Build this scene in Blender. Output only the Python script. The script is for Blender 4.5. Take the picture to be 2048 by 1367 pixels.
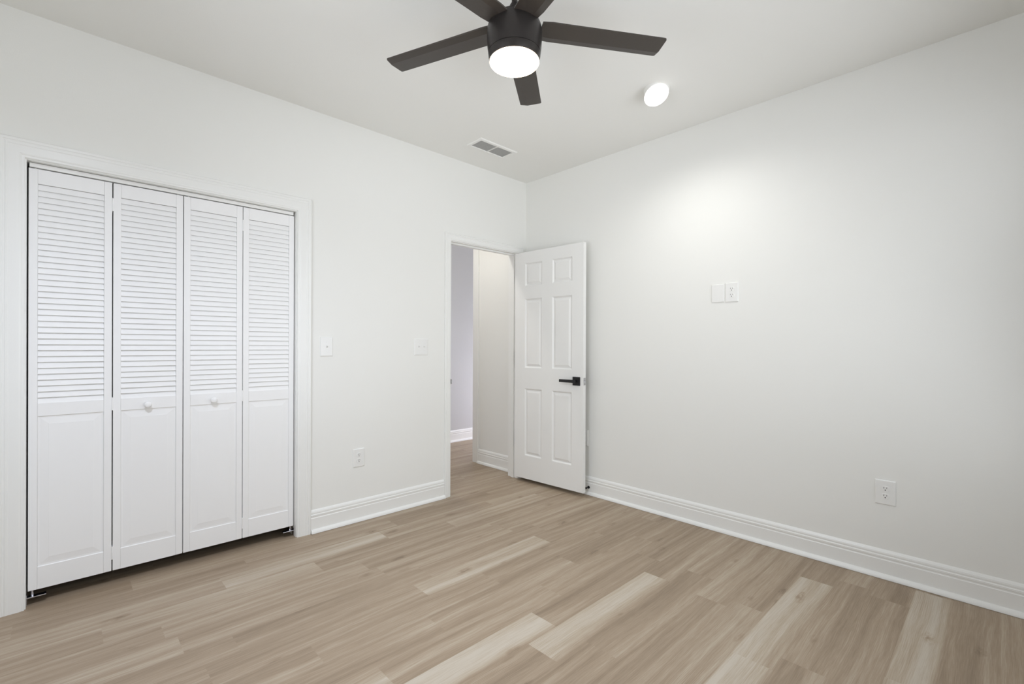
import bpy, bmesh, math, random
from mathutils import Vector, Matrix

# ------------------------------------------------------------------ camera, world, light, exposure
for o in list(bpy.data.objects):
    bpy.data.objects.remove(o, do_unlink=True)
sc = bpy.context.scene
COL = sc.collection
random.seed(11)

cam_d = bpy.data.cameras.new('camera')
cam = bpy.data.objects.new('camera', cam_d)
COL.objects.link(cam)
R_ = Vector((0.72212795, -0.69174901, 0.00381176))
U_ = Vector((-0.0017352, 0.00369888, 0.99999165))
F_ = Vector((0.69175734, 0.72212854, -0.00147074))
M = Matrix.Identity(4)
for i in range(3):
    M[i][0] = R_[i]; M[i][1] = U_[i]; M[i][2] = -F_[i]
M[0][3], M[1][3], M[2][3] = -3.10432, -3.05726, 1.19744
cam.matrix_world = M
cam_d.sensor_width = 36.0
cam_d.sensor_fit = 'HORIZONTAL'
cam_d.lens = 36.0 * 945.33 / 2048.0
cam_d.shift_y = 9.21 / 2048.0
cam_d.clip_start = 0.05
sc.camera = cam

sc.view_settings.view_transform = 'Standard'
sc.view_settings.look = 'None'
sc.view_settings.gamma = 1.0
sc.view_settings.use_curve_mapping = False
sc.view_settings.exposure = 0.06
try:
    sc.cycles.use_denoising = True
    sc.cycles.max_bounces = 14
    sc.cycles.diffuse_bounces = 10
    sc.cycles.sample_clamp_indirect = 6.0
    sc.cycles.caustics_reflective = False
    sc.cycles.caustics_refractive = False
except Exception:
    pass

SKY = 2.5
GROUND = 3.9
SKY_COL = (0.98, 1.04, 1.10)
GROUND_COL = (0.97, 1.01, 1.07)
world = bpy.data.worlds.new('overcast_sky')
sc.world = world
world.use_nodes = True
_nt = world.node_tree
bg = _nt.nodes['Background']
# hazy bright sky above the horizon, brighter ground glow below added to light the ceiling
_g = _nt.nodes.new('ShaderNodeNewGeometry'); _s = _nt.nodes.new('ShaderNodeSeparateXYZ'); _m = _nt.nodes.new('ShaderNodeMapRange')
_m.inputs['From Min'].default_value = 0.02; _m.inputs['From Max'].default_value = -0.02   # incoming points back to the viewer
_mix = _nt.nodes.new('ShaderNodeMix'); _mix.data_type = 'RGBA'
_nt.links.new(_g.outputs['Incoming'], _s.inputs[0]); _nt.links.new(_s.outputs['Z'], _m.inputs['Value'])
_nt.links.new(_m.outputs['Result'], _mix.inputs['Factor'])
_mix.inputs[6].default_value = (*[c*GROUND for c in GROUND_COL], 1)
_mix.inputs[7].default_value = (*[c*SKY for c in SKY_COL], 1)
_nt.links.new(_mix.outputs[2], bg.inputs[0])
bg.inputs[1].default_value = 1.0

# room dimensions (metres): corner of the two visible walls stands at the origin
H = 2.692            # ceiling height
XS = -3.60           # side wall, left of and behind the camera
YB = -3.47           # back wall, behind the camera
T = 0.115            # wall thickness
HX = 2.5            # end of the hall
FAN_LAMP, CAN_LAMP, CAN_SPOT, CLOSET_FILL, HALL_LAMP, HALL_DAY = 8.0, 2.2, 22.0, 102.0, 125.0, 38.0
CLOSET_FILL_COL, CAN_COL, HALL_DAY_COL = (0.88, 0.95, 1.12), (1.0, 0.99, 0.95), (0.90, 0.91, 1.10)
WIN = (-2.90, -0.20, 0.50, 2.30)    # window in the back wall  x0,x1,z0,z1
SWIN = (-2.6, -0.9, 0.60, 2.20)    # unseen side wall window, added to light the right wall  y0,y1,z0,z1
HWIN = (0.80, 1.64, 0.06, 1.75)    # glazed opening at the end of the hall y0,y1,z0,z1

def portal(name, loc, rot, sx, sy):
    d = bpy.data.lights.new(name, 'AREA'); d.shape = 'RECTANGLE'; d.size = sx; d.size_y = sy
    d.cycles.is_portal = True
    o = bpy.data.objects.new(name, d); COL.objects.link(o)
    o.location = loc; o.rotation_euler = rot
    return o
# light portals: they give off nothing, they only guide the sky light through the window openings
portal('window_daylight_back', ((WIN[0]+WIN[1])/2, YB-T, (WIN[2]+WIN[3])/2), (math.radians(90), 0, 0), WIN[1]-WIN[0], WIN[3]-WIN[2])
portal('window_daylight_side', (XS-T, (SWIN[0]+SWIN[1])/2, (SWIN[2]+SWIN[3])/2), (math.radians(90), 0, math.radians(-90)), SWIN[1]-SWIN[0], SWIN[3]-SWIN[2])
# the hall opening's daylight, falling in from the end of the hall
_d = bpy.data.lights.new('hall_daylight', 'AREA'); _d.shape = 'RECTANGLE'; _d.size = HWIN[1]-HWIN[0]-.1; _d.size_y = 0.8
_d.energy = HALL_DAY; _d.color = HALL_DAY_COL
_o = bpy.data.objects.new('hall_daylight', _d); COL.objects.link(_o); _o.location = (HX-.02, (HWIN[0]+HWIN[1])/2, .50); _o.rotation_euler = (math.radians(84), 0, math.radians(90))

# ------------------------------------------------------------------ materials
def mat(name, col, rough=0.5, metal=0.0, spec=0.5, bump=0.0, bscale=200.0):
    m = bpy.data.materials.new(name); m.use_nodes = True
    nt = m.node_tree; b = nt.nodes['Principled BSDF']
    b.inputs['Base Color'].default_value = (*col, 1)
    b.inputs['Roughness'].default_value = rough
    b.inputs['Metallic'].default_value = metal
    b.inputs['Specular IOR Level'].default_value = spec
    tc = nt.nodes.new('ShaderNodeNewGeometry')
    n = nt.nodes.new('ShaderNodeTexNoise'); n.inputs['Scale'].default_value = bscale; n.inputs['Detail'].default_value = 3
    nt.links.new(tc.outputs['Position'], n.inputs['Vector'])
    if bump > 0:
        bp = nt.nodes.new('ShaderNodeBump'); bp.inputs['Strength'].default_value = bump; bp.inputs['Distance'].default_value = 0.002
        nt.links.new(n.outputs['Fac'], bp.inputs['Height']); nt.links.new(bp.outputs['Normal'], b.inputs['Normal'])
    else:
        mr = nt.nodes.new('ShaderNodeMapRange'); mr.inputs['To Min'].default_value = max(0.02, rough-0.03); mr.inputs['To Max'].default_value = min(1, rough+0.03)
        nt.links.new(n.outputs['Fac'], mr.inputs['Value']); nt.links.new(mr.outputs['Result'], b.inputs['Roughness'])
    return m

def emit(name, col, strength):
    m = bpy.data.materials.new(name); m.use_nodes = True
    b = m.node_tree.nodes['Principled BSDF']
    b.inputs['Base Color'].default_value = (0.9, 0.88, 0.85, 1)
    b.inputs['Emission Color'].default_value = (*col, 1)
    b.inputs['Emission Strength'].default_value = strength
    return m

WALL = mat('wall_paint', (0.80, 0.80, 0.775), 0.65, spec=0.25, bump=0.12, bscale=260)
CEIL = mat('ceiling_paint', (0.815, 0.815, 0.79), 0.8, spec=0.15, bump=0.12, bscale=220)
TRIM = mat('trim_gloss_white', (0.812, 0.814, 0.795), 0.32, spec=0.45)
DOORW = mat('door_satin_white', (0.80, 0.80, 0.785), 0.38, spec=0.45, bump=0.05, bscale=400)
LOUV = mat('bifold_satin_white', (0.85, 0.85, 0.848), 0.52, spec=0.35)
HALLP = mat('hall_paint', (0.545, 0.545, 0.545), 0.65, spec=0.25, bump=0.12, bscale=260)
CLOSET_SHADE = mat('closet_wall_shade', (0.13, 0.13, 0.135), 0.8, spec=0.1)  # near-black colour stands in for the closet's deep shade
PLAST = mat('white_plastic', (0.80, 0.80, 0.785), 0.25, spec=0.5)
SLOT = mat('dark_slot', (0.02, 0.02, 0.02), 0.7)
BLACK = mat('matte_black_metal', (0.012, 0.012, 0.013), 0.38, metal=0.3)
RUBBER = mat('black_rubber', (0.012, 0.012, 0.012), 0.8)
STEEL = mat('satin_nickel', (0.55, 0.55, 0.56), 0.28, metal=1.0)
ZINC = mat('zinc_plated_steel', (0.72, 0.73, 0.80), 0.22, metal=1.0)
BRONZE = mat('dark_bronze_metal', (0.040, 0.035, 0.033), 0.36, metal=0.55)
BLADE = mat('espresso_blade', (0.042, 0.034, 0.028), 0.42, spec=0.5, bump=0.08, bscale=60)
FANLENS = emit('frosted_fan_lens', (1.0, 0.80, 0.55), FAN_LAMP)
CANLENS = emit('recessed_lamp_lens', (1.0, 0.97, 0.93), CAN_LAMP)
VENT = mat('vent_white_enamel', (0.78, 0.78, 0.765), 0.5)
DUCT = mat('duct_grey', (0.60, 0.60, 0.59), 0.8)

def glass_mat():
    m = bpy.data.materials.new('window_glass'); m.use_nodes = True; nt = m.node_tree; nt.nodes.clear()
    out = nt.nodes.new('ShaderNodeOutputMaterial'); mix = nt.nodes.new('ShaderNodeMixShader')
    tr = nt.nodes.new('ShaderNodeBsdfTransparent'); gl = nt.nodes.new('ShaderNodeBsdfGlossy'); gl.inputs['Roughness'].default_value = 0.02
    fr = nt.nodes.new('ShaderNodeFresnel'); fr.inputs['IOR'].default_value = 1.3
    nt.links.new(fr.outputs[0], mix.inputs[0]); nt.links.new(tr.outputs[0], mix.inputs[1]); nt.links.new(gl.outputs[0], mix.inputs[2])
    nt.links.new(mix.outputs[0], out.inputs['Surface'])
    return m
GLASS = glass_mat()

def floor_mat():
    m = bpy.data.materials.new('oak_vinyl_planks'); m.use_nodes = True; nt = m.node_tree; N = nt.nodes; L = nt.links
    b = N['Principled BSDF']
    geo = N.new('ShaderNodeNewGeometry'); sep = N.new('ShaderNodeSeparateXYZ'); L.new(geo.outputs['Position'], sep.inputs[0])
    at = N.new('ShaderNodeAttribute'); at.attribute_name = 'tone'
    asd = N.new('ShaderNodeAttribute'); asd.attribute_name = 'seed'
    def mth(op, a, bb=None):
        n = N.new('ShaderNodeMath'); n.operation = op
        for i, v in enumerate((a, bb)):
            if v is None: continue
            if isinstance(v, (int, float)): n.inputs[i].default_value = v
            else: L.new(v, n.inputs[i])
        return n.outputs[0]
    def vec(x, y, z):
        c = N.new('ShaderNodeCombineXYZ')
        for i, v in enumerate((x, y, z)):
            if isinstance(v, (int, float)): c.inputs[i].default_value = v
            else: L.new(v, c.inputs[i])
        return c.outputs[0]
    X, Y0_, S = sep.outputs['X'], sep.outputs['Y'], asd.outputs['Fac']
    ary = N.new('ShaderNodeAttribute'); ary.attribute_name = 'row_y'
    wn = N.new('ShaderNodeTexNoise'); wn.inputs['Scale'].default_value = 1.0; wn.inputs['Detail'].default_value = 2
    L.new(vec(mth('MULTIPLY', X, 1.5), mth('MULTIPLY', Y0_, 4.0), mth('MULTIPLY', S, 11.0)), wn.inputs['Vector'])
    Y = mth('ADD', Y0_, mth('MULTIPLY', mth('SUBTRACT', wn.outputs['Fac'], 0.5), 0.050))     # the grain wanders sideways
    def noise(fx, fy, so, detail=4, rough=0.55, dist=0.0):
        n = N.new('ShaderNodeTexNoise'); n.inputs['Scale'].default_value = 1.0
        n.inputs['Detail'].default_value = detail; n.inputs['Roughness'].default_value = rough; n.inputs['Distortion'].default_value = dist
        L.new(vec(mth('MULTIPLY', X, fx), mth('MULTIPLY', Y, fy), mth('MULTIPLY', S, so)), n.inputs['Vector'])
        return n.outputs['Fac']
    def rng(v, a, bb, c, d):
        n = N.new('ShaderNodeMapRange'); n.inputs['From Min'].default_value = a; n.inputs['From Max'].default_value = bb
        n.inputs['To Min'].default_value = c; n.inputs['To Max'].default_value = d; L.new(v, n.inputs['Value']); return n.outputs['Result']
    broad = rng(noise(0.55, 15.0, 37.0, 3, 0.55, 0.3), 0.3, 0.7, -0.5, 0.5)      # wide soft streaks along the plank
    streak = rng(noise(1.3, 60.0, 53.0, 5, 0.62, 0.2), 0.3, 0.7, -0.5, 0.5)
    fine = rng(noise(11.0, 420.0, 71.0, 3, 0.6), 0.3, 0.7, -0.5, 0.5)
    # cathedral figure, only in patches
    wv = N.new('ShaderNodeTexWave'); wv.wave_type = 'RINGS'; wv.rings_direction = 'Z'; wv.inputs['Scale'].default_value = 4.0
    wv.inputs['Distortion'].default_value = 5.0; wv.inputs['Detail'].default_value = 2.0; wv.inputs['Detail Scale'].default_value = 0.9
    L.new(vec(mth('ADD', mth('MULTIPLY', X, 0.9), mth('MULTIPLY', S, 3.0)), mth('MULTIPLY', Y, 13.0), S), wv.inputs['Vector'])
    patch = rng(noise(1.5, 6.0, 19.0, 1), 0.56, 0.70, 0.0, 1.0)
    cath = mth('MULTIPLY', mth('SUBTRACT', wv.outputs['Fac'], 0.5), patch)
    # knots: small dark smudges stretched along the plank
    vo = N.new('ShaderNodeTexVoronoi'); vo.inputs['Scale'].default_value = 1.0; vo.inputs['Randomness'].default_value = 1.0
    wob = noise(9.0, 20.0, 5.0, 3)
    L.new(vec(mth('ADD', mth('MULTIPLY', X, 2.9), mth('MULTIPLY', wob, 0.30)), mth('ADD', mth('MULTIPLY', Y, 7.0), mth('MULTIPLY', wob, 0.22)), mth('MULTIPLY', S, 9.0)), vo.inputs['Vector'])
    knot = mth('MULTIPLY', rng(vo.outputs['Distance'], 0.02, 0.17, 1.0, 0.0), rng(noise(30.0, 90.0, 3.0, 3), .35, .65, .1, 1.0))
    across = mth('DIVIDE', mth('SUBTRACT', Y, ary.outputs['Fac']), 0.1462)
    edge = mth('MULTIPLY', rng(across, -.02, .26, 0.0, 1.0), rng(across, .93, 1.05, 1.0, .35))
    tone = mth('ADD', 0.48, mth('MULTIPLY', mth('SUBTRACT', at.outputs['Fac'], 0.48), edge))
    v = mth('ADD', tone, mth('MULTIPLY', broad, 0.40))
    v = mth('ADD', v, mth('MULTIPLY', streak, 0.22))
    v = mth('ADD', v, mth('MULTIPLY', fine, 0.26))
    v = mth('ADD', v, mth('MULTIPLY', cath, 0.16))
    v = mth('SUBTRACT', v, mth('MULTIPLY', knot, 0.60))
    cr = N.new('ShaderNodeValToRGB'); L.new(v, cr.inputs[0])
    e = cr.color_ramp.elements
    e[0].position = 0.0; e[0].color = (0.205, 0.150, 0.103, 1)
    e[1].position = 1.0; e[1].color = (0.52, 0.462, 0.385, 1)
    for pos, c in ((0.30, (0.281, 0.213, 0.148)), (0.52, (0.352, 0.272, 0.194)), (0.75, (0.434, 0.360, 0.274))):
        k = e.new(pos); k.color = (*c, 1)
    L.new(cr.outputs['Color'], b.inputs['Base Color'])
    L.new(rng(v, 0, 1, 0.50, 0.42), b.inputs['Roughness'])
    b.inputs['Specular IOR Level'].default_value = 0.35
    bp = N.new('ShaderNodeBump'); bp.inputs['Strength'].default_value = 0.10; bp.inputs['Distance'].default_value = 0.001
    L.new(fine, bp.inputs['Height']); L.new(bp.outputs['Normal'], b.inputs['Normal'])
    return m
PLANK = floor_mat()

# ------------------------------------------------------------------ helpers
def link(name, bm, m, parent=None, smooth=False):
    me = bpy.data.meshes.new(name)
    bmesh.ops.recalc_face_normals(bm, faces=bm.faces[:])
    if smooth:
        for f in bm.faces: f.smooth = True
    bm.to_mesh(me); bm.free()
    for mm in (m if isinstance(m, (list, tuple)) else [m]): me.materials.append(mm)
    o = bpy.data.objects.new(name, me); COL.objects.link(o)
    if parent: o.parent = parent
    return o
def autosmooth(o, ang=35):
    me = o.data
    for p in me.polygons: p.use_smooth = True
    try: me.set_sharp_from_angle(angle=math.radians(ang))
    except Exception: pass
    return o
def tag(o, label, cat, group=None, kind=None):
    if label: o['label'] = label
    if cat: o['category'] = cat
    if group: o['group'] = group
    if kind: o['kind'] = kind
    return o
def thing(name, label, cat, loc=(0, 0, 0), rz=0, group=None, kind=None):
    o = bpy.data.objects.new(name, None); COL.objects.link(o); o.empty_display_size = 0.05
    o.location = loc; o.rotation_euler = (0, 0, rz)
    return tag(o, label, cat, group, kind)
def box(bm, x0, x1, y0, y1, z0, z1, bev=0.0):
    r = bmesh.ops.create_cube(bm, size=1.0)
    vs = r['verts']
    for v in vs:
        v.co = Vector((x0 + (v.co.x+.5)*(x1-x0), y0 + (v.co.y+.5)*(y1-y0), z0 + (v.co.z+.5)*(z1-z0)))
    if bev > 0:
        es = list({e for v in vs for e in v.link_edges})
        bmesh.ops.bevel(bm, geom=es, offset=bev, segments=2, affect='EDGES', profile=0.5)
def B(*boxes):
    bm = bmesh.new()
    for b in boxes: box(bm, *b)
    return bm
def lathe(bm, prof, seg=48, c=(0, 0), cap=True):
    rings = []
    for r, z in prof:
        if r < 1e-6: rings.append([bm.verts.new((c[0], c[1], z))])
        else: rings.append([bm.verts.new((c[0]+r*math.cos(2*math.pi*i/seg), c[1]+r*math.sin(2*math.pi*i/seg), z)) for i in range(seg)])
    for a, b in zip(rings, rings[1:]):
        for i in range(seg):
            j = (i+1) % seg
            if len(a) == 1: bm.faces.new((a[0], b[j], b[i]))
            elif len(b) == 1: bm.faces.new((a[i], a[j], b[0]))
            else: bm.faces.new((a[i], a[j], b[j], b[i]))
def cyl(bm, p0, p1, r, seg=20, r1=None):
    p0, p1 = Vector(p0), Vector(p1); d = p1-p0
    q = d.to_track_quat('Z', 'Y').to_matrix().to_4x4()
    bmesh.ops.create_cone(bm, cap_ends=True, segments=seg, radius1=r, radius2=r if r1 is None else r1, depth=d.length,
                          matrix=Matrix.Translation((p0+p1)/2) @ q)
def sweep_open(bm, prof, path, plane):
    """profile (outward offset u, projection v) along a mitred up-across-down path; plane maps (a, z, v) to a point"""
    rows = []
    for u, v in prof:
        (aL, z0), (aR, zT) = path
        rows.append([plane(aL-u, z0, v), plane(aL-u, zT+u, v), plane(aR+u, zT+u, v), plane(aR+u, z0, v)])
    vs = [[bm.verts.new(p) for p in r] for r in rows]
    n = len(vs)
    for i in range(n-1):
        for j in range(3):
            bm.faces.new((vs[i][j], vs[i][j+1], vs[i+1][j+1], vs[i+1][j]))
    bm.faces.new([vs[i][0] for i in range(n)]); bm.faces.new([vs[i][3] for i in range(n)][::-1])
def sweep_line(bm, prof, p0, p1, out):
    """profile (projection v, height z) swept from p0 to p1 along the floor; out = unit vector away from the wall"""
    rows = []
    for v, z in prof:
        rows.append([bm.verts.new((p0[0]+out[0]*v, p0[1]+out[1]*v, z)), bm.verts.new((p1[0]+out[0]*v, p1[1]+out[1]*v, z))])
    n = len(rows)
    for i in range(n):
        j = (i+1) % n
        bm.faces.new((rows[i][0], rows[i][1], rows[j][1], rows[j][0]))
    bm.faces.new([r[0] for r in rows]); bm.faces.new([r[1] for r in rows][::-1])

def panel_rings(bm, x0, x1, z0, z1, rings, face):
    """nested rectangles: (inset, depth) each; face(x, z, d) gives the point"""
    prev = None
    for ins, d in rings:
        cur = [bm.verts.new(face(*p, d)) for p in ((x0+ins, z0+ins), (x1-ins, z0+ins), (x1-ins, z1-ins), (x0+ins, z1-ins))]
        if prev:
            for i in range(4):
                j = (i+1) % 4
                bm.faces.new((prev[i], prev[j], cur[j], cur[i]))
        prev = cur
    bm.faces.new(prev)
def panelled_face(bm, W, Z, panels, rings, face):
    xs = sorted({0, W, *[p[0] for p in panels], *[p[1] for p in panels]})
    zs = sorted({0, Z, *[p[2] for p in panels], *[p[3] for p in panels]})
    for i in range(len(xs)-1):
        for j in range(len(zs)-1):
            x0, x1, z0, z1 = xs[i], xs[i+1], zs[j], zs[j+1]
            if any(abs(p[0]-x0) < 1e-6 and abs(p[1]-x1) < 1e-6 and abs(p[2]-z0) < 1e-6 and abs(p[3]-z1) < 1e-6 for p in panels):
                panel_rings(bm, x0, x1, z0, z1, rings, face)
            else:
                bm.faces.new([bm.verts.new(face(*q, 0)) for q in ((x0, z0), (x1, z0), (x1, z1), (x0, z1))])

# ------------------------------------------------------------------ floor
PITCH, PL, Y0 = 0.1462, 0.886, -0.272
KNOWN = {0: -2.508, 1: -2.088, 5: -1.824, 10: -1.740, 9: -1.568, 14: -0.306, 17: -0.935, 8: -2.247, -1: -2.36, 7: -1.93, 3: -0.98}
TONES = {(0, 0): .80, (1, 1): .66, (1, 2): .50, (0, 1): .52, (0, 2): .62, (5, 0): .82, (10, 0): .84, (9, -1): .84, (14, -1): .80, (17, 0): .84,
         (8, -1): .70, (8, 0): .50, (1, -1): .60, (14, -2): .84, (17, -1): .80, (10, 1): .50, (9, 0): .46, (5, 1): .45, (5, -1): .47, (10, -1): .42}
bm = bmesh.new()
tl = bm.faces.layers.float.new('tone'); sl = bm.faces.layers.float.new('seed'); rl_ = bm.faces.layers.float.new('row_y')
rnd = random.Random(5)
for r in range(-16, 23):
    ya, yb = Y0-PITCH*r, Y0-PITCH*(r+1)
    off = KNOWN.get(r, rnd.uniform(0, PL))
    last = 0.5
    for n in range(-6, 9):
        xa, xb = off+PL*n, off+PL*(n+1)
        tone = TONES.get((r, n)); 
        if tone is None: tone = 0.43 + 0.11*rnd.random()
        ca, cb = max(xa, XS-.05), min(xb, 2.7)
        if cb-ca < 0.001: continue
        yc, yd = max(yb, YB-.05), min(ya, 1.95)
        if yd-yc < 0.001: continue
        f = bm.faces.new([bm.verts.new(p) for p in ((ca, yc, 0), (cb, yc, 0), (cb, yd, 0), (ca, yd, 0))])
        f[tl] = tone; f[sl] = rnd.random(); f[rl_] = yb
floor = link('floor', bm, PLANK)
tag(floor, 'light greige oak plank floor running through the room and hall', 'floor', kind='structure')

# ------------------------------------------------------------------ walls
def struct(name, bm, m, label, cat='wall'):
    return tag(link(name, bm, m), label, cat, kind='structure')
def wall_hole(axis, a0, a1, z0, z1, t0, t1, holes):
    """wall slab along an axis with rectangular holes, split into boxes"""
    bs = []; hs = sorted(holes); cur = a0
    def add(p, q, u, v):
        if q-p > 1e-6 and v-u > 1e-6:
            bs.append((p, q, t0, t1, u, v) if axis == 'x' else (t0, t1, p, q, u, v))
    for (h0, h1, w0, w1) in hs:
        add(cur, h0, z0, z1); add(h0, h1, z0, w0); add(h0, h1, w1, z1); cur = h1
    add(cur, a1, z0, z1)
    return B(*bs)
CLO = (-3.212, -2.037, 2.030)     # closet opening (finished)
DOR = (-0.852, -0.108, 2.030)     # bedroom doorway (finished)
J = 0.019                         # jamb board thickness
struct('wall_left', wall_hole('x', XS-T, 0.0, 0, H, 0.0, T, [(CLO[0]-J, CLO[1]+J, 0, CLO[2]+J), (DOR[0]-J, DOR[1]+J, 0, DOR[2]+J)]), WALL,
       'white wall holding the louvered closet and the doorway')
struct('wall_right', B((0, T, YB-T, 0.752, 0, H)), WALL, 'plain white wall on the right with outlets and the open door against it')
struct('wall_back', wall_hole('x', XS-T, T, 0, H, YB-T, YB, [(WIN[0], WIN[1], WIN[2], WIN[3])]), WALL, 'white wall behind the viewer with a wide window')
struct('wall_side', wall_hole('y', YB, 0.0, 0, H, XS-T, XS, [(SWIN[0], SWIN[1], SWIN[2], SWIN[3])]), WALL, 'white wall on the viewer\'s left with a window')
struct('wall_hall_far', B((-1.6, HX+T, 1.69, 1.69+T, 0, H)), HALLP, 'light grey wall at the far side of the hall')
struct('wall_hall_near', B((T, HX+T, 0.637, 0.752, 0, H)), WALL, 'white wall running along the near side of the hall')
struct('wall_hall_end', wall_hole('y', 0.752, 1.69, 0, H, HX, HX+T, [(HWIN[0], HWIN[1], HWIN[2], HWIN[3])]), WALL, 'white end wall of the hall with a glazed opening')
struct('wall_hall_left', B((-1.6-T, -1.6, T, 1.69+T, 0, H)), WALL, 'white wall closing the hall on the left')
struct('wall_closet', B((XS-T, -1.6-T, 0.72, 0.72+T, 0, H), (XS-T, XS, T, 0.72, 0, H), (-1.85, -1.6-T, T, 0.72, 0, H)), CLOSET_SHADE, 'walls inside the closet behind the louvered doors')
struct('ceiling', B((XS-T, HX+T, YB-T, 1.69+T, H, H+0.1)), CEIL, 'flat white ceiling with the fan, vent and recessed lamp', 'ceiling')

# windows (behind the viewer) and the hall light opening
def window(name, label, axis, a0, a1, z0, z1, t0, t1, bars):
    def bx(p, q, u, v, s, t): return (p, q, s, t, u, v) if axis == 'x' else (s, t, p, q, u, v)
    w = .045; m = (t0+t1)/2
    fr = link('window_frame', B(bx(a0, a0+w, z0, z1, t0, t1), bx(a1-w, a1, z0, z1, t0, t1), bx(a0+w, a1-w, z1-w, z1, t0, t1), bx(a0+w, a1-w, z0, z0+w, t0, t1),
              *[bx(a0+w, a1-w, zz-.02, zz+.02, m-.02, m+.02) for zz in bars]), TRIM)
    root = thing(name, label, 'window', kind='structure')
    fr.parent = root
    link('window_pane', B(bx(a0+w, a1-w, z0+w, z1-w, m-.003, m+.003)), GLASS, root)
window('window_1', 'white framed window in the wall behind the viewer', 'x', WIN[0], WIN[1], WIN[2], WIN[3], YB-T, YB, [1.38])
window('window_2', 'white framed window in the wall on the viewer\'s left', 'y', SWIN[0], SWIN[1], SWIN[2], SWIN[3], XS-T, XS, [1.42])
window('window_3', 'glazed opening at the end of the hall', 'y', HWIN[0], HWIN[1], HWIN[2], HWIN[3], HX, HX+T, [])

# ------------------------------------------------------------------ baseboards
BP = [(0, 0), (.0145, 0), (.0145, .094), (.0120, .0975), (.0120, .1035), (.0138, .107), (.0138, .115), (.0105, .1185), (.0105, .1225), (.0112, .1265), (.0098, .134), (.0055, .1415), (.0015, .146), (0, .146)]
SP = [(.0145, .0015), (.0315, .0015)] + [(.0145+.017*math.cos(a), .0015+.0235*math.sin(a)) for a in [math.radians(x) for x in (10, 25, 40, 55, 70, 90)]]
def baseboard(name, label, segs):
    bm = bmesh.new()
    for p0, p1, out in segs: sweep_line(bm, BP, p0, p1, out)
    root = tag(link(name, bm, TRIM), label, 'baseboard', kind='structure')
    bm = bmesh.new()
    for p0, p1, out in segs: sweep_line(bm, SP, p0, p1, out)
    autosmooth(link('shoe_molding', bm, TRIM, root), 50)
baseboard('baseboard_left', 'tall white baseboard between closet and doorway', [((-1.949, 0), (-0.9165, 0), (0, -1)), ((XS, 0), (-3.300, 0), (0, -1))])
baseboard('baseboard_right', 'tall white baseboard along the plain right wall', [((0, -0.0), (0, YB), (-1, 0))])
baseboard('baseboard_back', 'white baseboard along the wall behind the viewer', [((XS+.032, YB), (-.032, YB), (0, 1))])
baseboard('baseboard_side', 'white baseboard along the wall on the viewer\'s left', [((XS, YB), (XS, -.032), (1, 0))])
baseboard('baseboard_hall_near', 'short white baseboard seen through the doorway', [((0, .176), (0, .668), (-1, 0))])
baseboard('baseboard_hall_far', 'bright white baseboard at the far side of the hall', [((-1.6, 1.69), (HX, 1.69), (0, -1))])

# ------------------------------------------------------------------ casings and jambs
CP83 = [(0, 0), (0, .009), (.003, .011), (.010, .011), (.013, .013), (.018, .0145), (.050, .0145), (.054, .0165), (.060, .0165), (.063, .0145), (.066, .0145), (.069, .017), (.079, .017), (.083, .014), (.083, 0)]
CP58 = [(u*.058/.083, v) for u, v in CP83]
def frame(name, label, op, rev, cp, stop=None, hallside=False):
    x0, x1, zt = op
    bm = bmesh.new()
    sweep_open(bm, cp, ((x0-rev, 0.0), (x1+rev, zt+rev)), lambda a, z, v: (a, -v, z))
    root = tag(link(name, bm, TRIM), label, 'door frame', kind='structure')
    link('jamb', B((x0-J, x0, 0, T, 0, zt+J), (x1, x1+J, 0, T, 0, zt+J), (x0, x1, 0, T, zt, zt+J)), TRIM, root)
    if stop:
        link('door_stop_strip', B((x0, x0+.011, stop, stop+.033, 0, zt), (x1-.011, x1, stop, stop+.033, 0, zt), (x0+.011, x1-.011, stop, stop+.033, zt-.011, zt)), TRIM, root)
    if hallside:
        bm = bmesh.new()
        sweep_open(bm, cp, ((x0-rev, 0.0), (x1+rev, zt+rev)), lambda a, z, v: (a, T+v, z))
        link('hall_casing', bm, TRIM, root)
    return root
frame('trim_1', 'wide white casing around the louvered closet', CLO, .0045, CP83)
dframe = frame('trim_2', 'white casing and jamb around the open bedroom doorway', DOR, .005, CP58, stop=.038, hallside=True)
bm = bmesh.new()
box(bm, -.016, 0, .668, .7525, 0, H, .002)
struct('trim_3', bm, TRIM, 'tall white corner board where the hall wall ends', 'trim')
# strike plate on the latch side of the jamb
bm = B((DOR[0]-.0005, DOR[0]+.0015, .004, .034, .883, .941), (DOR[0]-.005, DOR[0]+.0022, -.0175, -.0150, .893, .931), (DOR[0]-.0005, DOR[0]+.0022, -.0150, .006, .893, .931))
link('strike_plate', bm, STEEL, dframe)['label'] = 'small satin metal strike plate'

# bifold track under the closet head
bm = bmesh.new()
box(bm, CLO[0]+.008, CLO[1]-.010, .026, .056, 2.0085, 2.0275, .001)
trk = tag(link('bifold_track', bm, TRIM), 'long white metal track under the closet head above the louvered doors', 'door track')

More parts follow.
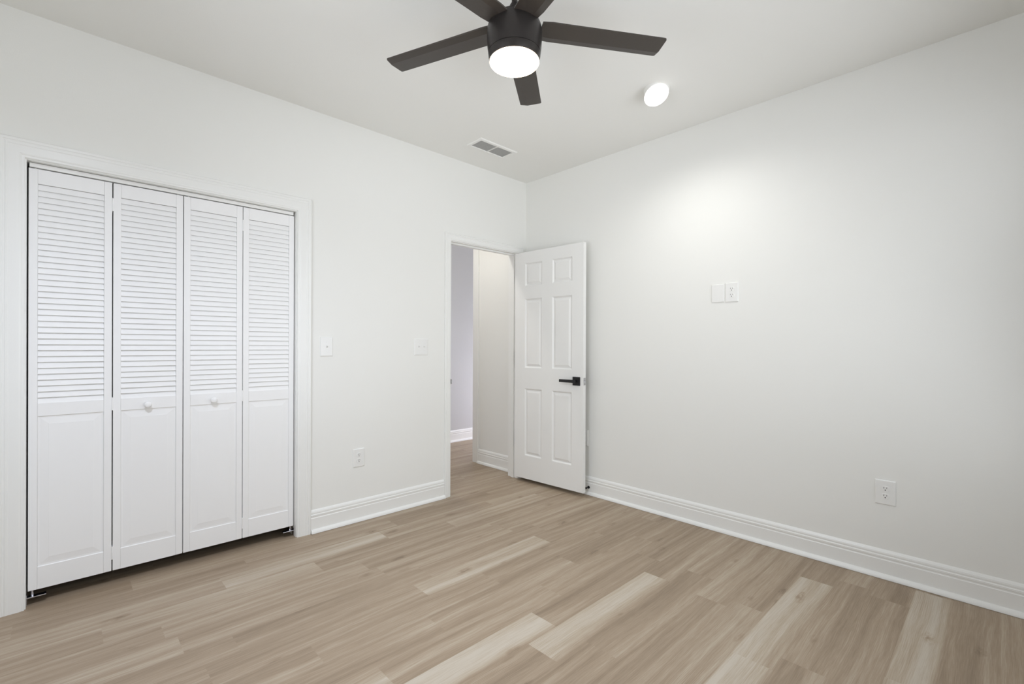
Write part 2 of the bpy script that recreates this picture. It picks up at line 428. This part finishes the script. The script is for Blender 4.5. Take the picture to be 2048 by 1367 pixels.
# ------------------------------------------------------------------ bifold louvered closet doors
LT, LB, LTH = 2.0035, 0.066, 0.028     # top, bottom, thickness
YF = .030                               # front plane
def make_leaf(w):
    """leaf geometry in local space: x 0..w, front at y=0 facing -y, z from 0"""
    h = LT-LB; st = .0305
    zt, zm1, zm0, zb = 1.937-LB, .9235-LB, .8645-LB, .168-LB
    bm = bmesh.new()
    e = .0004
    box(bm, 0, st-e, 0, LTH, 0, h, .0012); box(bm, w-st+e, w, 0, LTH, 0, h, .0012)
    box(bm, st, w-st, 0.0006, LTH-.0006, zt, h); box(bm, st, w-st, 0.0006, LTH-.0006, zm0, zm1); box(bm, st, w-st, 0.0006, LTH-.0006, 0, zb)
    fr = bm
    bm = bmesh.new()
    rings = [(0, 0.0030), (.003, .0048), (.010, .0050), (.036, .0024), (.038, .0020)]
    panel_rings(bm, st, w-st, zb, zm0, [(a, b) for a, b in rings], lambda x, z, d: (x, d, z))
    panel_rings(bm, st, w-st, zb, zm0, [(0, 0.0030), (.010, .0050), (.036, .002)], lambda x, z, d: (x, LTH-d, z))
    pn = bm
    bm = bmesh.new()
    n = 37; pitch = (zt-zm1)/n
    for i in range(n):
        zc = zm1 + pitch*(i+.5)
        # slanted slat: low at the front, high at the back
        yf, yb, dz, th = .0040, .0120, .0158, .0040
        a = Vector((0, yf, zc-dz)); c = Vector((0, yb, zc+dz*.75)); d = (c-a).normalized(); nn = Vector((0, -d.z, d.y))*th/2
        q = [a-nn*.6+d*.0015, a+d*.0, a+nn, c+nn, c-nn, a-nn+d*.003]
        q = [a+nn+d*.001, a+nn*.3, a-nn*.6, a-nn+d*.0015, c-nn, c+nn]
        v0 = [bm.verts.new((st, p.y, p.z)) for p in q]; v1 = [bm.verts.new((w-st, p.y, p.z)) for p in q]
        k = len(q)
        for j in range(k):
            bm.faces.new((v0[j], v1[j], v1[(j+1) % k], v0[(j+1) % k]))
        bm.faces.new(v0[::-1]); bm.faces.new(v1)
    return fr, pn, bm
def bifold(name, label, x0, w1, gap, w2, knob_leaf, knob_x, dz=0.0):
    root = thing(name, label, 'closet door', (x0, YF, LB), kind='structure')
    xs = [(0, w1), (w1+gap, w2)]
    for i, (lx, w) in enumerate(xs):
        fr, pn, sl = make_leaf(w)
        leaf = link('door_leaf', fr, LOUV, root); leaf.location = (lx, 0, 0)
        link('raised_panel', pn, LOUV, leaf)
        autosmooth(link('louver_slats', sl, LOUV, leaf), 30)
        if i == knob_leaf:
            bm = bmesh.new()
            lathe(bm, [(0.0075, 0), (.0075, .006), (.0085, .009), (.013, .013), (.0162, .018), (.0165, .0215), (.0145, .0255), (.009, .0275), (0, .028)], 28)
            k = link('knob', bm, LOUV, leaf, smooth=True)
            k.rotation_euler = (math.radians(90), 0, 0); k.location = (knob_x-x0-lx, .001, .8865-LB)
    for z in (1.895-LB, .90-LB, .155-LB):
        bm = bmesh.new()
        cyl(bm, (w1+gap/2, -.0012, z-.032), (w1+gap/2, -.0012, z+.032), .0030, 12)
        box(bm, w1-.010, w1+gap+.010, LTH, LTH+.0015, z-.032, z+.032)
        link('hinge', bm, LOUV, root)
    # roller pins at the head
    for x in (.022, w1+gap+w2-.022):
        bm = bmesh.new(); cyl(bm, (x, LTH/2, LT-LB-.002), (x, LTH/2, LT-LB+.010), .004, 12)
        link('pivot_pin', bm, PLAST, root)
    return root
bifold('door_1', 'left pair of white louvered closet doors, knob on its second leaf', -3.2065, .2925, .0045, .2895, 1, -2.7715)
bifold('door_2', 'right pair of white louvered closet doors, knob on its first leaf', -2.6160, .2855, .0035, .2850, 0, -2.4765)

# floor pivot brackets
def bracket(label, x, side):
    root = thing('pivot_bracket', label, 'bracket', (x, YF+.014, 0), group=None)
    s = side
    bm = bmesh.new()
    box(bm, min(0, s*.0025), max(0, s*.0025), -.014, .014, .0, .050, .0005)
    link('jamb_plate', bm, ZINC, root)
    bm = bmesh.new()
    box(bm, min(s*.002, s*.066), max(s*.002, s*.066), -.017, .012, .034, .0385, .0008)
    link('shelf_plate', bm, ZINC, root)
    bm = bmesh.new(); cyl(bm, (s*.020, 0, .038), (s*.020, 0, LB+.001), .0045, 14)
    link('pivot_pin', bm, ZINC, root)
    return root
bracket('shiny zinc pivot bracket low on the closet jamb at the far left', CLO[0], 1)
bracket('shiny zinc pivot bracket under the closet leaf nearest the light switch', CLO[1], -1)

# ------------------------------------------------------------------ six-panel door
TH = math.radians(273.0)
DW, DH, DT, DG = .738, 1.990, .035, .0325
P0 = Vector((-.108, -.006, 0))
# local frame: x along the door from hinge (0) to latch (DW); visible face at y = -.041 in closed sense
door = thing('door_3', 'open white six-panel door with a black lever standing by the right wall', 'door', (P0.x, P0.y, DG), TH, kind='structure')
# in the rotated frame: local +x = along door, local -y = towards the camera side (visible face)
def vis(x, z, d): return (x+.002, -.041+d, z)
def hid(x, z, d): return (x+.002, -.006-d, z)
zb = lambda z: z-DG
cols = [(DW-.620, DW-.425), (DW-.315, DW-.110)]
rows = [(zb(.235), zb(.825)), (zb(1.006), zb(1.611)), (zb(1.722), zb(1.924))]
panels = [(c0, c1, r0, r1) for c0, c1 in cols for r0, r1 in rows]
rings = [(0, 0), (.004, .0018), (.011, .0105), (.016, .0110), (.034, .0032), (.037, .0028)]
bm = bmesh.new()
panelled_face(bm, DW, DH, panels, rings, vis)
panelled_face(bm, DW, DH, panels, rings, hid)
for q in (((0, 0), (DW, 0)), ((DW, 0), (DW, DH)), ((DW, DH), (0, DH)), ((0, DH), (0, 0))):
    (xa, za), (xb, zb_) = q
    bm.faces.new([bm.verts.new(p) for p in (vis(xa, za, 0), vis(xb, zb_, 0), hid(xb, zb_, 0), hid(xa, za, 0))])
bmesh.ops.remove_doubles(bm, verts=bm.verts[:], dist=1e-5)
slab = link('door_slab', bm, DOORW, door)
def lever(sign, yface):
    bm = bmesh.new()
    s = sign
    u = DW+.002-.062; z = .917-DG; hw = .0345
    box(bm, u-hw, u+hw, min(yface, yface+s*.010), max(yface, yface+s*.010), z-hw, z+hw, .0015)
    cyl(bm, (u, yface+s*.008, z), (u, yface+s*.040, z), .011, 24)
    box(bm, u-.146, u+.0115, min(yface+s*.030, yface+s*.044), max(yface+s*.030, yface+s*.044), z-.0115, z+.0115, .0015)
    h = link('door_handle', bm, BLACK, door); h['label'] = 'black lever handle on a square plate'
lever(-1, -.041)
lever(1, -.006)
bm = B((DW+.0015, DW+.0035, -.0355, -.0115, .888-DG, .946-DG))
bx = link('latch_plate', bm, STEEL, door); bx['label'] = 'satin metal latch plate on the door edge'
bm = bmesh.new(); box(bm, DW+.003, DW+.013, -.030, -.017, .907-DG, .926-DG, .002)
cyl(bm, (DW+.003, -.0235, .895-DG), (DW+.0045, -.0235, .895-DG), .003, 10); cyl(bm, (DW+.003, -.0235, .939-DG), (DW+.0045, -.0235, .939-DG), .003, 10)
link('latch_bolt', bm, STEEL, door)
for zc in (1.817, 1.084, .341):
    bm = bmesh.new()
    cyl(bm, (0, 0, zc-DG-.044), (0, 0, zc-DG+.044), .0058, 16)
    cyl(bm, (0, 0, zc-DG+.044), (0, 0, zc-DG+.049), .0040, 12)
    box(bm, .0002, .0018, -.038, -.003, zc-DG-.044, zc-DG+.044)        # leaf on the door's edge
    h = link('hinge', bm, STEEL, door); h['label'] = 'satin metal hinge'

# door stop screwed to the baseboard, black rubber tip
stop_y = -.734
st = thing('door_stop', 'small rigid door stop with black tip on the baseboard behind the open door', 'door stop', (-.0145, stop_y, .060))
bm = bmesh.new(); cyl(bm, (0, 0, 0), (-.004, 0, 0), .011, 20); cyl(bm, (-.004, 0, 0), (-.032, 0, 0), .0045, 16)
link('stop_rod', bm, BLACK, st)
bm = bmesh.new(); cyl(bm, (-.032, 0, 0), (-.046, 0, 0), .009, 20, .0078)
link('rubber_tip', bm, RUBBER, st)

# ------------------------------------------------------------------ wall plates
def on_left(x, z): return (x, 0.0, z), 0.0
def on_right(y, z): return (0.0, y, z), math.radians(-90)
def plate_mesh(w, h):
    bm = bmesh.new()
    rs = [(0, 0.0), (0, .0022), (.0022, .0050), (.0045, .0058)]
    prev = None
    for ins, d in rs:
        cur = [bm.verts.new(p) for p in ((-w/2+ins, -d, -h/2+ins), (w/2-ins, -d, -h/2+ins), (w/2-ins, -d, h/2-ins), (-w/2+ins, -d, h/2-ins))]
        if prev:
            for i in range(4): bm.faces.new((prev[i], prev[(i+1) % 4], cur[(i+1) % 4], cur[i]))
        prev = cur
    bm.faces.new(prev)
    return bm
def screw(root, x, z):
    bm = bmesh.new(); cyl(bm, (x, -.0057, z), (x, -.0068, z), .0033, 14)
    link('screw', bm, PLAST, root)
def outlet(label, pos, w=.084, h=.125, group=None):
    loc, rz = pos
    root = thing('wall_outlet', label, 'outlet', loc, rz, group)
    link('cover_plate', plate_mesh(w, h), PLAST, root)
    for s in (1, -1):
        bm = bmesh.new()
        c = []
        for i in range(28):                      # round face with flat top and bottom
            a = 2*math.pi*i/28; x = .0172*math.cos(a); z = max(-.0140, min(.0140, .0172*math.sin(a)))
            c.append((x, z))
        f0 = [bm.verts.new((x, -.0056, s*.0196+z)) for x, z in c]; f1 = [bm.verts.new((x*.97, -.0076, s*.0196+z*.97)) for x, z in c]
        for i in range(28): bm.faces.new((f0[i], f0[(i+1) % 28], f1[(i+1) % 28], f1[i]))
        bm.faces.new(f1)
        rc = link('receptacle', bm, PLAST, root)
        bm = bmesh.new(); zz = s*.0196
        box(bm, -.0072, -.0050, -.0079, -.0074, zz+.0010, zz+.0092); box(bm, .0050, .0070, -.0079, -.0074, zz+.0015, zz+.0085)
        cyl(bm, (0, -.0074, zz-.0062), (0, -.0079, zz-.0062), .0027, 14)
        link('socket_slots', bm, SLOT, rc)['label'] = 'dark socket slots'
    screw(root, 0, 0)
    return root
outlet('low white duplex outlet between the closet and the doorway', on_left(-1.625, .430), .083, .124)
outlet('white duplex outlet beside the blank plate high on the right wall', on_right(-1.847, 1.5455), .081, .124)
outlet('low white duplex outlet on the right wall above the baseboard', on_right(-2.6287, .4435), .086, .127)
outlet('white outlet plate mostly hidden behind the edge of the open door', on_right(-.676, .452), .080, .130)
def blank():
    loc, rz = on_right(-1.7585, 1.5445)
    root = thing('blank_plate', 'blank white wall plate next to the high outlet on the right wall', 'wall plate', loc, rz)
    link('cover_plate', plate_mesh(.083, .118), PLAST, root); screw(root, 0, .042); screw(root, 0, -.042)
blank()
def switch(label, pos, w, h, xs, name):
    loc, rz = pos
    root = thing(name, label, 'light switch', loc, rz)
    link('cover_plate', plate_mesh(w, h), PLAST, root)
    for x in xs:
        bm = bmesh.new(); box(bm, x-.0052, x+.0052, -.0066, -.0050, -.0125, .0125, .0005)
        link('toggle_collar', bm, VENT, root)
        bm = bmesh.new()
        q = [(-.0034, -.0060, -.006), (.0034, -.0060, -.006), (.0034, -.0060, .006), (-.0034, -.0060, .006)]
        t = [(-.0028, -.0165, .0045), (.0028, -.0165, .0045), (.0028, -.0145, .0095), (-.0028, -.0145, .0095)]
        a = [bm.verts.new((x+p[0], p[1], p[2])) for p in q]; b = [bm.verts.new((x+p[0], p[1], p[2])) for p in t]
        for i in range(4): bm.faces.new((a[i], a[(i+1) % 4], b[(i+1) % 4], b[i]))
        bm.faces.new(b); bm.faces.new(a[::-1])
        link('toggle', bm, PLAST, root)
        screw(root, x, .030); screw(root, x, -.030)
switch('single white toggle switch beside the closet casing', on_left(-1.8487, 1.1875), .082, .124, [0], 'light_switch')
switch('double white toggle switch to the left of the doorway', on_left(-1.1294, 1.1875), .120, .124, [-.023, .023], 'light_switch')

# ------------------------------------------------------------------ ceiling register
vx, vy, vw, vh = -.738, -.362, .365, .172
vent = thing('ceiling_vent', 'white rectangular air vent in the ceiling near the room corner', 'vent', (vx, vy, H))
bm = bmesh.new()
o_, i_ = (vw/2, vh/2), (vw/2-.026, vh/2-.026)
rs = [(o_[0], o_[1], 0), (o_[0], o_[1], -.003), (o_[0]-.006, o_[1]-.006, -.008), (i_[0]+.002, i_[1]+.002, -.0085), (i_[0], i_[1], -.006), (i_[0], i_[1], -.0012)]
prev = None
for a, b, z in rs:
    cur = [bm.verts.new(p) for p in ((-a, -b, z), (a, -b, z), (a, b, z), (-a, b, z))]
    if prev:
        for i in range(4): bm.faces.new((prev[i], prev[(i+1) % 4], cur[(i+1) % 4], cur[i]))
    prev = cur
link('vent_frame', bm, CEIL, vent)
bm = bmesh.new()
for side in (-1, 1):
    x0, x1 = (-i_[0], -.004) if side < 0 else (.004, i_[0])
    n = 15
    for k in range(n):
        y = -i_[1] + (k+.5)*(2*i_[1]/n)
        hw = i_[1]/n*.95
        for zz in (0, -.0006):
            v = [bm.verts.new(p) for p in ((x0, y-hw, -.0062+zz), (x1, y-hw, -.0062+zz), (x1, y+hw, -.0040+zz), (x0, y+hw, -.0040+zz))]
            bm.faces.new(v)
link('vent_slats', bm, VENT, vent)
link('vent_divider', B((-.004, .004, -i_[1], i_[1], -.0085, -.002)), VENT, vent)
link('vent_duct', B((-i_[0], i_[0], -i_[1], i_[1], -.0018, -.0008)), DUCT, vent)

# ------------------------------------------------------------------ recessed lamp
def eyeball_lamp(label, x, y, az):
    root = thing('recessed_light', label, 'ceiling light', (x, y, H), group=None)
    rot = Matrix.Rotation(az, 4, 'Z') @ Matrix.Rotation(math.radians(-30), 4, 'Y')
    bm = bmesh.new()
    n = 48; top = []; low = []
    for i in range(n):
        t = 2*math.pi*i/n
        q = rot @ Vector((.0704*math.cos(t), .0704*math.sin(t), -.0008)); q.z -= .036; q.z = min(q.z, -.0006)
        low.append(bm.verts.new(q)); top.append(bm.verts.new((.0720*math.cos(t+az), .0720*math.sin(t+az), 0)))
    for i in range(n): bm.faces.new((top[i], top[(i+1) % n], low[(i+1) % n], low[i]))
    link('eyeball_housing', bm, CEIL, root, smooth=True)
    bm = bmesh.new(); lathe(bm, [(.0700, -.001), (.067, -.004), (.060, -.007), (.045, -.0095), (.022, -.011), (0, -.0112)], 48)
    bmesh.ops.transform(bm, matrix=rot, verts=bm.verts[:])
    l = link('lamp_lens', bm, CANLENS, root, smooth=True); l.location = (0, 0, -.036); l['label'] = 'glowing lens'
eyeball_lamp('small round lit lamp in the ceiling beyond the fan, near the right wall', -.603, -1.650, math.radians(240))
eyeball_lamp('added unseen fill lamp in the ceiling on the closet side, brightening the closet', -3.085, -1.585, math.radians(60))  # fixture added out of view to carry the closet fill light
def lamp_beam(name, x, y, energy, col):
    l = bpy.data.lights.new(name, 'SPOT'); l.energy = energy; l.spot_size = math.radians(160); l.spot_blend = 1.0
    l.shadow_soft_size = 0.06; l.color = col
    o = bpy.data.objects.new(name, l); COL.objects.link(o); o.location = (x, y, H-.085)
lamp_beam('recessed_light_beam', -.615, -1.665, CAN_SPOT, CAN_COL)
lamp_beam('closet_fill_beam', -3.10, -1.60, CLOSET_FILL, CLOSET_FILL_COL)  # fill beam added to brighten the closet doors
hl = thing('ceiling_lamp', 'small round lit lamp in the hall ceiling beyond the doorway', 'ceiling light', (-.85, .50, H))
bm = bmesh.new(); lathe(bm, [(.09, 0), (.09, -.015), (.080, -.022), (.075, -.020)], 40); link('lamp_base', bm, VENT, hl, smooth=True)
bm = bmesh.new(); lathe(bm, [(.076, -.018), (.070, -.035), (.045, -.052), (0, -.060)], 40)
link('lamp_lens', bm, emit('hall_lamp_lens', (1.0, 0.96, 0.90), HALL_LAMP), hl, smooth=True)

# ------------------------------------------------------------------ ceiling fan
FX, FY, FZ = -1.8098, -1.7134, 2.4494
fan = thing('ceiling_fan', 'dark bronze five-blade ceiling fan with a lit round lamp', 'ceiling fan', (FX, FY, H))
dz = FZ-H
bm = bmesh.new(); lathe(bm, [(.0118, -.03), (.0118, FZ+.075-H)], 24); link('downrod', bm, BRONZE, fan, smooth=True)
bm = bmesh.new(); lathe(bm, [(.066, 0), (.066, -.012), (.060, -.030), (.040, -.050), (.020, -.058), (.0125, -.058)], 40)
link('canopy', bm, BRONZE, fan, smooth=True)
zr = 2.318-H       # lens rim height
bm = bmesh.new()
lathe(bm, [(.0, .225+zr), (.0165, .225+zr), (.020, .218+zr), (.0235, .195+zr), (.030, .180+zr), (.052, .172+zr), (.082, .163+zr), (.098, .150+zr), (.106, .132+zr), (.1085, .115+zr), (.1085, .085+zr), (.106, .050+zr), (.1035, .034+zr), (.1035, .031+zr), (.095, .030+zr)], 72)
autosmooth(link('motor_housing', bm, BRONZE, fan), 40)
bm = bmesh.new()
lathe(bm, [(.090, .0305+zr), (.1030, .0295+zr), (.1024, .018+zr), (.0975, .001+zr), (.0960, .0+zr), (.0940, .004+zr)], 72)
autosmooth(link('lamp_ring', bm, BRONZE, fan), 40)
bm = bmesh.new()
lathe(bm, [(.0940, .002+zr), (.0975, -.0015+zr), (.0978, -.005+zr), (.094, -.010+zr), (.085, -.015+zr), (.068, -.020+zr), (.045, -.0235+zr), (.02, -.025+zr), (0, -.0252+zr)], 72)
lens = link('lamp_lens', bm, FANLENS, fan, smooth=True); lens['label'] = 'glowing round lens'
# blades: flat main part plus a narrow strip folded up along one edge
W2 = .0541; R0, R1 = .088, .610
TILT = math.radians(5.8)
FIT = {0: (-.4, -.015), 1: (.6, -.014), 4: (1.3, .016)}      # the blades are not hung perfectly evenly: turn in degrees, reach
def blade_mesh():
    bm = bmesh.new()
    def sect(r, w):
        # (s, z) across the blade, +s = counter-clockwise side seen from above
        fold = w-.030
        top = [(-w, 0), (fold, 0), (w, .0075)]
        return top
    stations = [(R0, .050), (.13, .0545), (.20, W2), (R1-.007, W2), (R1-.002, W2-.002), (R1, W2-.006)]
    up, dn = [], []
    for r, w in stations:
        s = sect(r, w)
        up.append([bm.verts.new((r, a, z+.0028)) for a, z in s]); dn.append([bm.verts.new((r, a, z-.0028)) for a, z in s])
    for i in range(len(stations)-1):
        for j in range(2):
            bm.faces.new((up[i][j], up[i+1][j], up[i+1][j+1], up[i][j+1]))
            bm.faces.new((dn[i][j], dn[i][j+1], dn[i+1][j+1], dn[i+1][j]))
        bm.faces.new((up[i][0], dn[i][0], dn[i+1][0], up[i+1][0]))
        bm.faces.new((up[i][2], up[i+1][2], dn[i+1][2], dn[i][2]))
    for k in (0, -1):
        for j in range(2):
            bm.faces.new((up[k][j], up[k][j+1], dn[k][j+1], dn[k][j]))
    return bm
def arm_mesh():
    bm = bmesh.new()
    box(bm, .070, .150, -.018, .018, .0030, .0085, .001)
    for x, y in ((.118, -.010), (.118, .010), (.140, 0)): cyl(bm, (x, y, .008), (x, y, .0105), .004, 10)
    return bm
b0 = link('fan_blade', blade_mesh(), BLADE, fan)
a0 = link('blade_bracket', arm_mesh(), BRONZE, b0)
blades = [b0]
for k in range(1, 5):
    b = b0.copy(); COL.objects.link(b); a = a0.copy(); COL.objects.link(a); a.parent = b
    blades.append(b)
for k, b in enumerate(blades):
    turn, reach = FIT.get(k, (0, 0))
    ang = .665 + k*2*math.pi/5 + math.radians(turn)
    b.location = (reach*math.cos(ang), reach*math.sin(ang), dz)
    b.rotation_mode = 'XYZ'
    # tilt about the blade's own length (counter-clockwise edge lower), then turn about the rod
    b.rotation_euler = (-TILT, 0, ang)
